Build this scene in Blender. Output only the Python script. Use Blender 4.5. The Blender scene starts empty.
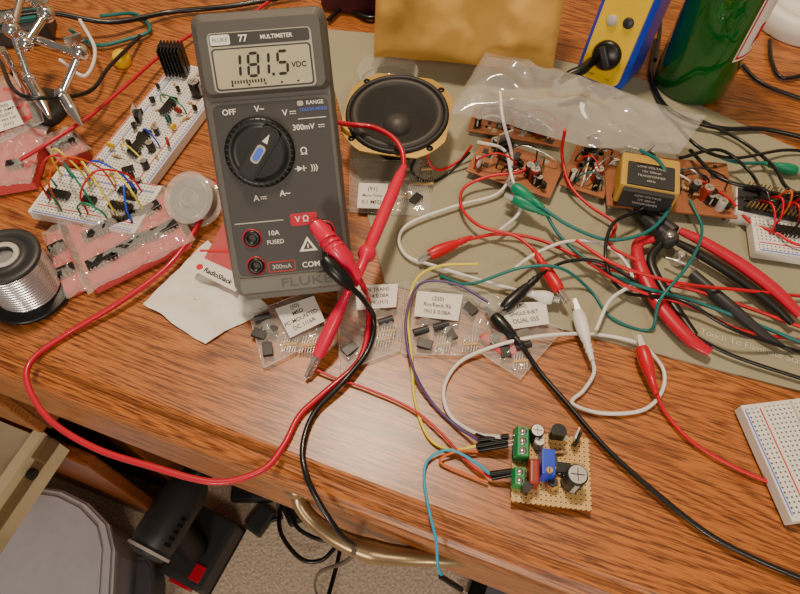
import bpy, bmesh, math, random
from math import sin, cos, pi, radians
from mathutils import Vector, Matrix, noise
random.seed(7)
sc=bpy.context.scene
COL=sc.collection
# ------------------------------------------------------------------ survey
DZ=.75; CH=.33; PT=radians(58); FP=616.0
def W(u,v,h=0):
    """photo survey -> real point on the horizontal plane h mm above the desk top"""
    x=(u-400)/FP; y=(297-v)/FP
    d=Vector((x, cos(PT)+y*sin(PT), -sin(PT)+y*cos(PT)))
    t=(CH-h/1000)/(-d.z)
    return Vector((d.x*t,d.y*t,DZ+h/1000))
# ------------------------------------------------------------------ materials
def lin(c):
    return c/12.92 if c<=.04045 else ((c+.055)/1.055)**2.4
def C(h):
    h=h.lstrip('#'); return tuple(lin(int(h[i:i+2],16)/255) for i in (0,2,4))+(1,)
def nt(name):
    m=bpy.data.materials.new(name); m.use_nodes=True
    n=m.node_tree; b=n.nodes['Principled BSDF']; return m,n,b
def M(name,col,rough=.5,metal=0,var=.1,vs=60,bump=0,bs=300,alpha=1,trans=0,ior=1.45,coat=0,emis=0,spec=.5):
    m,n,b=nt(name); c=C(col)
    tc=n.nodes.new('ShaderNodeTexCoord')
    ns=n.nodes.new('ShaderNodeTexNoise'); ns.inputs['Scale'].default_value=vs; ns.inputs['Detail'].default_value=3
    n.links.new(tc.outputs['Object'],ns.inputs['Vector'])
    mr=n.nodes.new('ShaderNodeMix'); mr.data_type='RGBA'
    mr.inputs['A'].default_value=tuple(x*(1-var) for x in c[:3])+(1,)
    mr.inputs['B'].default_value=tuple(min(1,x*(1+var)) for x in c[:3])+(1,)
    n.links.new(ns.outputs['Fac'],mr.inputs['Factor']); n.links.new(mr.outputs['Result'],b.inputs['Base Color'])
    b.inputs['Roughness'].default_value=rough; b.inputs['Metallic'].default_value=metal
    b.inputs['Alpha'].default_value=alpha; b.inputs['Transmission Weight'].default_value=trans
    b.inputs['IOR'].default_value=ior; b.inputs['Coat Weight'].default_value=coat
    b.inputs['Specular IOR Level'].default_value=spec
    if bump:
        n2=n.nodes.new('ShaderNodeTexNoise'); n2.inputs['Scale'].default_value=bs; n2.inputs['Detail'].default_value=4
        n.links.new(tc.outputs['Object'],n2.inputs['Vector'])
        bp=n.nodes.new('ShaderNodeBump'); bp.inputs['Strength'].default_value=bump; bp.inputs['Distance'].default_value=.002
        n.links.new(n2.outputs['Fac'],bp.inputs['Height']); n.links.new(bp.outputs['Normal'],b.inputs['Normal'])
    return m
def wood(name,c1,c2,c3,rough=.36,coat=.25):
    m,n,b=nt(name); L=n.links.new; N=n.nodes.new
    tc=N('ShaderNodeTexCoord')
    mp=N('ShaderNodeMapping'); mp.inputs['Scale'].default_value=(.8,10,10); L(tc.outputs['Object'],mp.inputs['Vector'])
    big=N('ShaderNodeTexNoise'); big.inputs['Scale'].default_value=2.2; big.inputs['Detail'].default_value=1; big.inputs['Distortion'].default_value=.1
    L(mp.outputs[0],big.inputs['Vector'])
    rg=N('ShaderNodeMath'); rg.operation='MULTIPLY'; rg.inputs[1].default_value=40; L(big.outputs['Fac'],rg.inputs[0])
    pp=N('ShaderNodeMath'); pp.operation='PINGPONG'; pp.inputs[1].default_value=.5; L(rg.outputs[0],pp.inputs[0])
    mp2=N('ShaderNodeMapping'); mp2.inputs['Scale'].default_value=(60,1250,1250); L(tc.outputs['Object'],mp2.inputs['Vector'])
    st=N('ShaderNodeTexNoise'); st.inputs['Scale'].default_value=1; st.inputs['Detail'].default_value=3; st.inputs['Roughness'].default_value=.6
    L(mp2.outputs[0],st.inputs['Vector'])
    r1=N('ShaderNodeValToRGB'); r1.color_ramp.elements[0].color=C(c2); r1.color_ramp.elements[1].color=C(c1)
    r1.color_ramp.elements[0].position=.0; r1.color_ramp.elements[1].position=.6
    m2=N('ShaderNodeMath'); m2.operation='MULTIPLY'; m2.inputs[1].default_value=2; L(pp.outputs[0],m2.inputs[0]); L(m2.outputs[0],r1.inputs['Fac'])
    ad=N('ShaderNodeMath'); ad.operation='MULTIPLY_ADD'; ad.inputs[1].default_value=.11; L(m2.outputs[0],ad.inputs[0]); L(st.outputs['Fac'],ad.inputs[2])
    r2=N('ShaderNodeValToRGB'); r2.color_ramp.elements[0].position=.43; r2.color_ramp.elements[0].color=(1,1,1,1)
    r2.color_ramp.elements[1].position=.6; r2.color_ramp.elements[1].color=(0,0,0,1)
    L(ad.outputs[0],r2.inputs['Fac'])
    inv=N('ShaderNodeMath'); inv.operation='MULTIPLY'; inv.inputs[1].default_value=.88
    L(r2.outputs['Color'],inv.inputs[0])
    mx=N('ShaderNodeMix'); mx.data_type='RGBA'; L(inv.outputs[0],mx.inputs['Factor']); L(r1.outputs['Color'],mx.inputs['A']); mx.inputs['B'].default_value=C(c3)
    L(mx.outputs['Result'],b.inputs['Base Color'])
    b.inputs['Roughness'].default_value=rough; b.inputs['Coat Weight'].default_value=coat; b.inputs['Coat Roughness'].default_value=.25
    bp=N('ShaderNodeBump'); bp.inputs['Strength'].default_value=.15; bp.inputs['Distance'].default_value=.0006
    L(st.outputs['Fac'],bp.inputs['Height']); L(bp.outputs['Normal'],b.inputs['Normal'])
    return m
def grid(name,base,hole,pitch=2.54,rad=.22,rough=.5,ring=None):
    m,n,b=nt(name); L=n.links.new; N=n.nodes.new
    tc=N('ShaderNodeTexCoord'); v=N('ShaderNodeTexVoronoi'); v.voronoi_dimensions='2D'
    v.inputs['Scale'].default_value=1000/pitch; v.inputs['Randomness'].default_value=0
    L(tc.outputs['Object'],v.inputs['Vector'])
    r=N('ShaderNodeValToRGB'); r.color_ramp.interpolation='CONSTANT'
    r.color_ramp.elements[0].color=C(hole); r.color_ramp.elements[1].color=C(base); r.color_ramp.elements[1].position=rad
    if ring:
        r.color_ramp.elements[1].color=C(ring)
        e=r.color_ramp.elements.new(rad+.12); e.color=C(base)
    L(v.outputs['Distance'],r.inputs['Fac']); L(r.outputs['Color'],b.inputs['Base Color'])
    b.inputs['Roughness'].default_value=rough
    return m
def carpet(name,a,bb):
    m,n,b=nt(name); L=n.links.new; N=n.nodes.new
    tc=N('ShaderNodeTexCoord'); v=N('ShaderNodeTexNoise'); v.inputs['Scale'].default_value=220; v.inputs['Detail'].default_value=6
    L(tc.outputs['Object'],v.inputs['Vector'])
    r=N('ShaderNodeValToRGB'); r.color_ramp.elements[0].color=C(a); r.color_ramp.elements[1].color=C(bb)
    r.color_ramp.elements[0].position=.3; r.color_ramp.elements[1].position=.7
    L(v.outputs['Fac'],r.inputs['Fac']); L(r.outputs['Color'],b.inputs['Base Color']); b.inputs['Roughness'].default_value=.95
    bp=N('ShaderNodeBump'); bp.inputs['Strength'].default_value=.4; bp.inputs['Distance'].default_value=.006
    L(v.outputs['Fac'],bp.inputs['Height']); L(bp.outputs['Normal'],b.inputs['Normal'])
    return m
oak=wood('oak_wood','#b46c30','#985626','#4c240d')
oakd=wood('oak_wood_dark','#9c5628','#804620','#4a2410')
m_carp=carpet('carpet_pile','#b49c84','#e6d2bc')
m_wall=M('wall_paint','#c8b89f',.9)
m_mat=M('mat_vinyl','#989278',.6,var=.05,vs=30,bump=.1,bs=900)
m_case=M('meter_case','#55524c',.42,bump=.1,bs=2500)
m_case2=M('meter_panel','#3b3936',.48)
m_chin=M('meter_chin','#6c6962',.5)
m_chint=M('meter_chin_text','#54514b',.5)
m_lcd=M('lcd_glass','#b6b092',.15,coat=.5)
m_bez=M('bezel_grey','#aaa596',.4)
m_blk=M('black_plastic','#131313',.35)
m_blk2=M('black_rubber','#1a1a1b',.5)
m_blkw=M('black_wire','#101012',.35,coat=.2)
m_wht=M('white_plastic','#dedad0',.45)
m_whw=M('white_wire','#dedad4',.4)
m_red=M('red_silicone','#b80a2c',.35,coat=.2)
m_redw=M('red_wire','#c00e22',.35)
m_redp=M('red_pink_rubber','#d81242',.36,coat=.2)
m_yel=M('yellow_wire','#e0cf3a',.4)
m_pur=M('purple_wire','#4d3b6e',.4)
m_teal=M('teal_wire','#146a68',.4)
m_cyan=M('blue_wire','#1c9ac0',.4)
m_grn=M('green_boot','#0d7d5c',.4)
m_orw=M('orange_wire','#d05a1c',.4)
m_blu=M('blue_plastic','#1740c8',.35)
m_met=M('bright_metal','#d6d4cf',.28,.9)
m_chr=M('chrome','#d8d6d2',.14,1)
m_nick=M('bronze_nickel','#96805f',.32,.7)
m_sold=M('solder_wire','#e0e0e2',.24,.9)
m_bare=M('bare_wire','#a9a6a0',.3,.9)
m_cop=M('copper_clad','#9c6240',.4,.2,var=.3,vs=90)
m_tan=M('board_tan','#9a6a38',.5)
m_pink=M('pink_foam','#cc4e4e',.85,bump=.5,bs=700)
m_pinkt=M('red_tinted_film','#c8545a',.3,alpha=.8,coat=.5)
m_film=M('clear_film','#dedbd6',.07,alpha=.27,coat=1)
m_film2=M('smoky_film','#b2aea8',.08,alpha=.5,coat=1)
m_clear=M('clear_plastic','#e4e1da',.06,alpha=.24,coat=.7)
m_pap=M('white_paper','#e2dcd2',.8,bump=.15,bs=60)
m_ink=M('black_ink','#1c1a1a',.6)
m_inkw=M('white_ink','#e8e5da',.6)
m_inkb=M('blue_ink','#4a6ce0',.6)
m_inkr=M('red_ink','#c8141f',.6)
m_matink=M('mat_print','#c9c4b0',.6)
m_env=M('kraft_envelope','#cfa050',.75,var=.12,vs=14,bump=.45,bs=60,spec=.3)
m_gold=M('gold_frame','#b3934c',.35,.6)
m_cone=M('speaker_cone','#2a2825',.7,bump=.3,bs=1500)
m_sur=M('speaker_surround','#3f3c39',.5)
m_glass=M('green_glass','#1f9a3a',.05,trans=.75,coat=.6,var=.02)
m_ygrn=M('green_terminal','#1c8a4c',.4)
m_cream=M('drawer_cream','#dccba4',.6)
m_bin=M('grey_bin','#bdbcc4',.5)
m_bind=M('dark_bin','#66666e',.5)
m_tape=M('yellow_tape','#b8923c',.55)
m_brown=M('brown_ceramic','#8c2818',.4)
m_yp=M('yellow_plastic','#e4bc18',.4)
m_dgry=M('dark_grey','#2c2c2e',.45)
m_resb=M('resistor_body','#b89a6a')
m_mar=M('maroon_fabric','#4a1a20',.8)
m_bb=grid('breadboard_holes','#dcdad4','#55534f')
m_perf=grid('perfboard_holes','#cda05c','#4a3418',rad=.2,ring='#e0c080')
m_lg=M('label_grey','#b6b0a8',.6)
# ------------------------------------------------------------------ mesh builder (mm)
def TR(x=0,y=0,z=0,rz=0,rx=0,ry=0):
    return Matrix.Translation((x,y,z))@Matrix.Rotation(rz,4,'Z')@Matrix.Rotation(ry,4,'Y')@Matrix.Rotation(rx,4,'X')
class MB:
    def __init__(s): s.v=[];s.f=[];s.fm=[];s.fs=[];s.mats=[];s.M=Matrix()
    def mi(s,m):
        if m not in s.mats: s.mats.append(m)
        return s.mats.index(m)
    def add(s,vs,fs,mat,smooth=False,M=None):
        T=s.M if M is None else s.M@M
        o=len(s.v); s.v+= [T@Vector(p) for p in vs]; k=s.mi(mat)
        for f in fs: s.f.append([o+i for i in f]); s.fm.append(k); s.fs.append(smooth)
        return o
    def box(s,c,sz,mat,rz=0,bev=0,M=None,seg=2):
        bm=bmesh.new(); bmesh.ops.create_cube(bm,size=1)
        for v in bm.verts: v.co=Vector((v.co.x*sz[0],v.co.y*sz[1],v.co.z*sz[2]))
        if bev: bmesh.ops.bevel(bm,geom=list(bm.edges),offset=bev,segments=seg,profile=.6,affect='EDGES')
        bm.verts.index_update()
        T=TR(c[0],c[1],c[2],rz)
        if M is not None: T=M@T
        s.add([v.co.copy() for v in bm.verts],[[v.index for v in f.verts] for f in bm.faces],mat,False,T); bm.free()
    def lathe(s,prof,mat,M=None,seg=32,smooth=True,caps=True,sx=1,sy=1):
        vs=[];fs=[]
        for r,z in prof:
            for i in range(seg):
                a=2*pi*i/seg; vs.append((r*cos(a)*sx,r*sin(a)*sy,z))
        for j in range(len(prof)-1):
            for i in range(seg):
                k=(i+1)%seg; fs.append([j*seg+i,j*seg+k,(j+1)*seg+k,(j+1)*seg+i])
        s.add(vs,fs,mat,smooth,M)
        if caps:
            n=len(prof)-1
            if prof[0][0]>1e-4: s.add(vs[:seg],[list(range(seg))[::-1]],mat,False,M)
            if prof[-1][0]>1e-4: s.add(vs[n*seg:],[list(range(seg))],mat,False,M)
    def cyl(s,p0,p1,r,mat,r1=None,seg=16):
        p0=Vector(p0);p1=Vector(p1);d=p1-p0
        q=Vector((0,0,1)).rotation_difference(d.normalized()).to_matrix().to_4x4()
        s.lathe([(r,0),(r if r1 is None else r1,d.length)],mat,Matrix.Translation(p0)@q,seg)
    def sph(s,c,r,mat,sc=(1,1,1),seg=14,M=None):
        pr=[(max(r*sin(pi*i/seg),1e-5),-r*cos(pi*i/seg)) for i in range(seg+1)]
        T=Matrix.Translation(c)@Matrix.Diagonal((sc[0],sc[1],sc[2],1))
        if M is not None: T=M@T
        s.lathe(pr,mat,T,seg*2,caps=False)
    def tube(s,pts,r,mat,seg=8,sub=8,smooth=True):
        P=[Vector(p) for p in pts]; R=r if isinstance(r,(list,tuple)) else [r]*len(P)
        Q=[];RR=[]
        if smooth and len(P)>2:
            E=[P[0]*2-P[1]]+P+[P[-1]*2-P[-2]]
            for i in range(len(P)-1):
                a,b,c,d=E[i:i+4]
                for k in range(sub):
                    t=k/sub
                    Q.append(.5*((2*b)+(c-a)*t+(2*a-5*b+4*c-d)*t*t+(3*b-a-3*c+d)*t**3)); RR.append(R[i]*(1-t)+R[i+1]*t)
            Q.append(P[-1]);RR.append(R[-1])
        else: Q=P;RR=list(R)
        vs=[];fs=[];n=len(Q); up=None
        for i in range(n):
            t=(Q[min(i+1,n-1)]-Q[max(i-1,0)]).normalized()
            if up is None:
                up=Vector((0,0,1)) if abs(t.z)<.9 else Vector((1,0,0))
            up=(up-t*up.dot(t)).normalized(); sd=t.cross(up)
            for k in range(seg):
                a=2*pi*k/seg; vs.append(Q[i]+(up*cos(a)+sd*sin(a))*RR[i])
        for i in range(n-1):
            for k in range(seg):
                l=(k+1)%seg; fs.append([i*seg+k,(i+1)*seg+k,(i+1)*seg+l,i*seg+l])
        s.add(vs,fs,mat,True)
        s.add(vs[:seg],[list(range(seg))],mat); s.add(vs[-seg:],[list(range(seg))[::-1]],mat)
    def poly(s,pts,z0,z1,mat,M=None,smooth=False):
        A=sum(pts[i][0]*pts[(i+1)%len(pts)][1]-pts[(i+1)%len(pts)][0]*pts[i][1] for i in range(len(pts)))
        if A<0: pts=pts[::-1]
        n=len(pts); vs=[(p[0],p[1],z0) for p in pts]+[(p[0],p[1],z1) for p in pts]
        fs=[list(range(n))[::-1],list(range(n,2*n))]+[[i,(i+1)%n,n+(i+1)%n,n+i] for i in range(n)]
        s.add(vs,fs,mat,smooth,M)
    def ring(s,out,inn,z0,z1,mat,M=None):
        n=len(out); vs=[(p[0],p[1],z) for z in (z0,z1) for q in (out,inn) for p in q]; fs=[]
        for i in range(n):
            k=(i+1)%n
            fs+=[[2*n+i,2*n+k,3*n+k,3*n+i],[i,n+i,n+k,k],[i,k,2*n+k,2*n+i],[n+i,3*n+i,3*n+k,n+k]]
        s.add(vs,fs,mat,False,M)
    def text(s,t,size,x,y,z,mat,M=None,al='CENTER',rz=0,warp=None,bold=0,sx=1):
        cu=bpy.data.curves.new('t','FONT'); cu.body=t; cu.size=size; cu.align_x=al; cu.align_y='CENTER'; cu.extrude=.0; cu.offset=bold; cu.resolution_u=3
        ob=bpy.data.objects.new('t',cu); COL.objects.link(ob)
        dg=bpy.context.evaluated_depsgraph_get(); me=bpy.data.meshes.new_from_object(ob.evaluated_get(dg))
        T=TR(x,y,z,rz)@Matrix.Diagonal((sx,1,1,1))
        vs=[T@v.co for v in me.vertices]
        if warp: vs=[warp(v) for v in vs]
        s.add(vs,[list(p.vertices) for p in me.polygons],mat,False,M)
        bpy.data.objects.remove(ob); bpy.data.curves.remove(cu); bpy.data.meshes.remove(me)
    def patch(s,c,n,amp,puff,mat,seed=0,fr=.06,ridge=0):
        a,b,cc,d=[Vector(x) for x in c]; vs=[];fs=[]
        for j in range(n+1):
            for i in range(n+1):
                u=i/n;v=j/n
                p=(a*(1-u)+b*u)*(1-v)+(d*(1-u)+cc*u)*v
                e=(max(sin(pi*u)*sin(pi*v),0))**.5
                q=Vector((p.x*fr+seed,p.y*fr,p.z*fr))
                rd=ridge*(abs(noise.noise(q*1.6))+.6*abs(noise.noise(q*3.3+Vector((5,5,0))))-.25)*(.3+.7*e)
                p=p+Vector((amp*noise.noise(q+Vector((9,0,0)))*.6,amp*noise.noise(q+Vector((0,9,0)))*.6,puff*e+amp*noise.noise(q)*(.3+.7*e)+amp*.2*noise.noise(q*2.7)*e-rd))
                vs.append(p)
        for j in range(n):
            for i in range(n):
                k=j*(n+1)+i; fs.append([k,k+1,k+n+2,k+n+1])
        s.add(vs,fs,mat,True)
    def pillow(s,w,h,t,mat,n=14,amp=1.5,seed=0):
        for sg in (1,-1):
            vs=[];fs=[]
            for j in range(n+1):
                for i in range(n+1):
                    u=i/n;v=j/n; e=(max(sin(pi*u)*sin(pi*v),0))**.45
                    x=(u-.5)*w; y=v*h
                    q=Vector((x*.03+seed,y*.03,sg))
                    z=sg*t/2*e+amp*(noise.noise(q)+.25*noise.noise(q*3)-1.3*abs(noise.noise(q*1.1+Vector((3,1,0)))))*e
                    y2=y+3*noise.noise(Vector((x*.03,seed,0)))*(1-v)
                    vs.append((x,y2,z))
            for j in range(n):
                for i in range(n):
                    k=j*(n+1)+i; f=[k,k+1,k+n+2,k+n+1]; fs.append(f if sg>0 else f[::-1])
            s.add(vs,fs,mat,True)
def finish(mb,name,parent=None,mw=None,label=None,cat=None,group=None,kind=None):
    me=bpy.data.meshes.new(name); me.from_pydata([v*.001 for v in mb.v],[],mb.f)
    for m in mb.mats: me.materials.append(m)
    for i,p in enumerate(me.polygons): p.material_index=mb.fm[i]; p.use_smooth=mb.fs[i]
    me.update()
    ob=bpy.data.objects.new(name,me); COL.objects.link(ob)
    if parent: ob.parent=parent
    if mw is not None: ob.matrix_world=mw
    if label: ob['label']=label
    if cat: ob['category']=cat
    if group: ob['group']=group
    if kind: ob['kind']=kind
    return ob
def thing(name,label,cat,mw,group=None):
    ob=bpy.data.objects.new(name,None); ob.empty_display_size=.01; COL.objects.link(ob); ob.matrix_world=mw
    ob['label']=label; ob['category']=cat
    if group: ob['group']=group
    return ob
def FR(p0,p1,z=None):
    d=(p1-p0); d.z=0; d.normalize(); y=Vector((-d.y,d.x,0))
    m=Matrix.Identity(4); m.col[0][:3]=d; m.col[1][:3]=y; m.col[2][:3]=(0,0,1); m.col[3][:3]=p0
    return m
def LOC(m,u,v,h):
    return (m.inverted()@W(u,v,h))*1000
def TL(p): return Matrix.Translation(p)
# ------------------------------------------------------------------ room + desk
DM=FR(W(0,378,-19),W(555,594,-19))
DM.translation=DM.translation+DM.to_3x3().col[1]*.016; DM.translation=Vector((DM.translation.x,DM.translation.y,DZ))
def DL(a,b,h): return DM@Vector((a/1000,b/1000,h/1000))
I=DM.inverted()
mb=MB(); mb.box((0,0,-10),(5000,5000,20),m_carp); finish(mb,'floor',kind='structure')
mb=MB(); mb.box((200,720,500),(3000,40,2500),m_wall); finish(mb,'wall_back',mw=DM,kind='structure')
desk=thing('desk','medium oak writing desk with moulded edge and one open side drawer','desk',DM)
XZ=Matrix(((0,0,1,0),(1,0,0,0),(0,1,0,0),(0,0,0,1)))
mb=MB(); mb.box((150,340,-15),(1500,680,30),oak); finish(mb,'desktop',desk)
mb=MB(); prof=[(0,0),(-1.5,-.2),(-3.5,-1.4),(-4.6,-3.6),(-5.2,-6),(-8.5,-6.6),(-12,-8),(-14.6,-11),(-16,-15),(-16.4,-19),(-15.8,-24),(-13.5,-28.5),(-10,-31.5),(-6,-33),(0,-33)]
mb.poly(prof,-600,900,oak,XZ); finish(mb,'edge_moulding',desk)
mb=MB()
pr_=-135
mb.box((pr_-225,300,-163),(450,590,258),oakd); mb.box((pr_-225,320,-560),(450,550,374),oakd)
mb.box((pr_-225,2,-165),(450,12,240),oak,bev=2); mb.box((pr_-225,2,-560),(450,16,330),oakd,bev=3); mb.box((pr_-225,5,-738),(450,14,24),oakd,bev=2)
finish(mb,'pedestal',desk)
mb=MB(); mb.box((760,300,-390),(280,590,710),oakd); finish(mb,'pedestal',desk)
ax=(I@W(26,458,-300)).x*1000; by=-150
dr=MB()
dr.box((ax-6,by/2,-326),(12,-by,52),m_cream); dr.box((ax-394,by/2,-326),(12,-by,52),m_cream); dr.box((ax-200,by/2,-356),(400,-by,8),m_cream)
drw=finish(dr,'drawer',desk)
mb=MB(); mb.box((ax-200,by-9,-330),(440,18,90),oak,bev=3); finish(mb,'drawer_front',drw)
mb=MB(); mb.box((ax+2,by/2,-322),(4,-by,14),m_nick); mb.box((ax+2,-14,-316),(10,26,20),m_nick,bev=2); mb.cyl((ax+3,-40,-316),(ax+9,-40,-316),6,m_blk); finish(mb,'drawer_slide',drw)
mb=MB(); mb.box((240,3,-72),(740,26,78),oak,bev=2); mb.box((240,190,-105),(700,340,8),oakd); mb.box((-106,190,-72),(8,340,60),oakd); pd=finish(mb,'drawer',desk)
mb=MB()
hp=[(298,484,-56),(300,503,-64),(314,521,-70),(340,539,-74),(372,551,-78),(405,556,-80),(432,558,-78),(458,558,-72),(478,550,-60)]
pts=[(I@W(*p))*1000 for p in hp]
mb.tube(pts,[5.5,5,5,6,7.5,6,5,5.5,5.5],m_nick,seg=12)
for p in (pts[0],pts[-1]):
    mb.sph(p,9.5,m_nick,(1,1,.8)); mb.cyl(p,(p.x,-8,p.z),5.5,m_nick)
finish(mb,'handle',pd,label='curved antique bronze pull')
def bin_(px,h,base,mat,label,lip=6):
    o=W(*px[0],h); o.z=0.0
    pp=[((W(u,v,h)-o)*1000) for u,v in px]; c=sum(pp,Vector())/len(pp)
    hh=750+h
    t=thing('storage_bin',label,'storage bin',TL(o))
    sh=lambda k:[(c.x+(p.x-c.x)*k,c.y+(p.y-c.y)*k) for p in pp]
    mb=MB(); mb.poly(sh(.9),0,hh-14,mat); finish(mb,'bin_body',t)
    mb=MB(); mb.poly(sh(1),hh-14,hh-4,mat); mb.poly(sh(.96),hh-4,hh,mat); mb.poly(sh(.86),hh,hh+3,mat); finish(mb,'lid',t)
bin_([(-120,458),(20,484),(62,490),(88,503),(108,524),(114,550),(106,700),(-120,700)],-590,0,m_bin,'light grey plastic storage bin with rounded lid')
bin_([(138,554),(146,554),(152,560),(154,574),(150,720),(130,720),(130,640)],-690,0,m_bind,'dark grey low plastic storage bin with a lid')
# ------------------------------------------------------------------ mat
def sheet(name,px,h,th,mat,label,cat,extra=None,group=None):
    o=W(px[0][0],px[0][1],h); pp=[(W(u,v,h)-o)*1000 for u,v in px]
    mb=MB(); mb.poly([(p.x,p.y) for p in pp],0,th,mat)
    if extra: extra(mb,o)
    return finish(mb,name,mw=TL(o),label=label,cat=cat,group=group)
def mt(mb,o):
    a=W(700,331,1.7);b=W(800,362,1.7); F=FR(a,b); q=(a-o)*1000
    T=Matrix.Translation(q)@F.to_3x3().to_4x4()
    mb.text('Touch To Eliminate Static',6,0,0,.15,m_matink,T,al='LEFT')
sheet('desk_mat',[(385,284),(545,326),(800,392),(1000,448),(1000,240),(800,152),(640,80),(480,44),(318,30),(345,130)],0,1.5,m_mat,'grey-green vinyl anti-static mat lying on the desk','desk mat',mt)
# ------------------------------------------------------------------ meter
a8=radians(7); tl=radians(49.5); MS=.95
xa=Vector((cos(a8),sin(a8),0)); bk=Vector((-sin(a8),cos(a8),0))
ya=bk*cos(tl)+Vector((0,0,1))*sin(tl); za=xa.cross(ya)
MT=Matrix.Identity(4); MT.col[0][:3]=xa*MS; MT.col[1][:3]=ya*MS; MT.col[2][:3]=za*MS
MT.col[3][:3]=W(295,290,38*MS*cos(tl)+.5)
def MW(x,y,z=0): return MT@Vector((x/1000,y/1000,z/1000))
meter=thing('multimeter','dark grey handheld digital multimeter propped up on its stand','multimeter',MT)
def rrect(x0,y0,x1,y1,r,n=5):
    o=[]
    for cx,cy,a in ((x1-r,y0+r,-90),(x1-r,y1-r,0),(x0+r,y1-r,90),(x0+r,y0+r,180)):
        for i in range(n+1):
            t=radians(a+90*i/n); o.append((cx+r*cos(t),cy+r*sin(t)))
    return o
def loft(mb,rings,mat):
    n=len(rings[0][0]); vs=[]; fs=[]
    for pts,z in rings: vs+=[(p[0],p[1],z) for p in pts]
    for j in range(len(rings)-1):
        for i in range(n): k=(i+1)%n; fs.append([j*n+i,j*n+k,(j+1)*n+k,(j+1)*n+i])
    fs.append(list(range((len(rings)-1)*n,len(rings)*n)))
    mb.add(vs,fs,mat)
mb=MB()
mb.poly(rrect(-37,0,37,160,6),-38,-4,m_case)
loft(mb,[(rrect(-37,0,37,160,6),-4),(rrect(-35,2,35,158,5),0)],m_case)
loft(mb,[(rrect(-36,116,36,159,5),0),(rrect(-33,118,33,155,4),3.5)],m_case)
mb.ring(rrect(-33.5,11,34.5,113.5,4),rrect(-32,12,33,112,4),0,.9,m_case)
mb.poly(rrect(-32,12,33,112,4),0,.6,m_case2)
mb.box((0,-1.5,-14),(64,7,22),m_chin,bev=2.5)
loft(mb,[(rrect(-34.5,-.5,34.5,11,3),0),(rrect(-32,1.5,32,10,2),2.4)],m_chin)
mb.text('FLUKE',7.5,8,5.8,2.6,m_chint,sx=1.5,bold=.05)
finish(mb,'case',meter)
mb=MB(); mb.poly(rrect(-28,118.5,28,149,2.5),3.2,4.3,m_bez)
mb.poly(rrect(-27,119.3,27,149-8,2),4.3,4.5,m_case2); mb.poly(rrect(-27,142,27,148.5,1.5),4.3,4.42,m_case2)
mb.poly(rrect(-26,120.2,26,140.2,1.5),4.5,4.8,m_lcd)
mb.poly(rrect(-26.5,142.7,-16,147.9,1),4.42,4.6,m_inkw); mb.text('FLUKE',2.9,-21.3,145.2,4.7,m_ink)
mb.text('77',4.8,-9,145.3,4.6,m_inkw,bold=.15); mb.text('MULTIMETER',3,9,145.3,4.6,m_inkw,bold=.06)
SEG={'1':'bc','8':'abcdefg','5':'afgcd'}
def seg7(d,x,y,w,h,t):
    S={'a':((0,h),(w,h)),'b':((w,h),(w,h/2)),'c':((w,h/2),(w,0)),'d':((0,0),(w,0)),'e':((0,0),(0,h/2)),'f':((0,h/2),(0,h)),'g':((0,h/2),(w,h/2))}
    for k in SEG[d]:
        (x0,y0),(x1,y1)=S[k]; sl=.1
        dx,dy=x1-x0,y1-y0; l=math.hypot(dx,dy); dx/=l;dy/=l; nx,ny=-dy,dx; g=.3
        pts=[(x0+dx*g,y0+dy*g),(x0+dx*(g+t/2)+nx*t/2,y0+dy*(g+t/2)+ny*t/2),(x1-dx*(g+t/2)+nx*t/2,y1-dy*(g+t/2)+ny*t/2),(x1-dx*g,y1-dy*g),(x1-dx*(g+t/2)-nx*t/2,y1-dy*(g+t/2)-ny*t/2),(x0+dx*(g+t/2)-nx*t/2,y0+dy*(g+t/2)-ny*t/2)]
        mb.poly([(x+p[0]+p[1]*sl,y+p[1]) for p in pts],4.8,4.95,m_ink)
seg7('1',-18,126,5,11.5,1.5); seg7('8',-8.5,126,5.3,11.5,1.5); seg7('1',-2.5,126,5,11.5,1.5); seg7('5',7.5,126,5.3,11.5,1.5)
mb.box((5,126,4.87),(1.5,1.5,.15),m_ink)
mb.text('VDC',4,19.5,130,4.9,m_ink,bold=.1)
for i in range(12): mb.box((-18+i*1.6,123.3,4.87),(.9,1.6 if i%5 else 2.2,.12),m_ink)
for i in range(5): mb.box((-18+i*9,121.6,4.87),(1.2,.9,.12),m_ink)
finish(mb,'display',meter)
DY=84.5
mb=MB(); T=TR(-9,DY,0)
mb.lathe([(20,.5),(20,2),(19,3.2),(16.5,4),(15.5,3),(13,3)],m_blk,T,48)
for i in range(36):
    a=2*pi*i/36; mb.box((-9+17.9*cos(a),DY+17.9*sin(a),3.5),(2.4,.8,1),m_blk2,rz=a)
Tk=TR(-9,DY,0,radians(52))
mb.poly(rrect(-16.5,-5.5,16.5,5.5,4),3,8,m_blk,Tk); mb.poly(rrect(-15,-4,15,4,3),8,9,m_blk2,Tk)
mb.poly([(7,-1.6),(12.5,0),(7,1.6)],9,9.2,m_inkw,Tk); mb.poly(rrect(-6,-2.6,5,2.6,2),9,9.2,m_bez,Tk); mb.poly(rrect(-4.6,-1.8,3.6,1.8,1.6),9.2,9.4,m_inkb,Tk)
finish(mb,'dial',meter)
mb=MB(); zt=.9
def dc(x,y,w=3.6):
    mb.box((x,y+.6,zt),(w,.45,.1),m_inkw)
    for k in (-1,0,1): mb.box((x+k*w*.36,y-.6,zt),(w*.24,.45,.1),m_inkw)
for t,x,y,s in (('OFF',-23,107.8,4.4),('V~',-6,108.4,4.6),('V',8,105,4.8),('300mV',17.5,96.5,4.4),('Ω',16,83,5.6),(')))',21,73.5,4.4),('A',-15,58.5,5),('A~',2,60,5)):
    mb.text(t,s,x,y,zt,m_inkw,bold=.07)
dc(12.5,105); dc(27.8,96.5); dc(-10.8,58.5)
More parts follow.
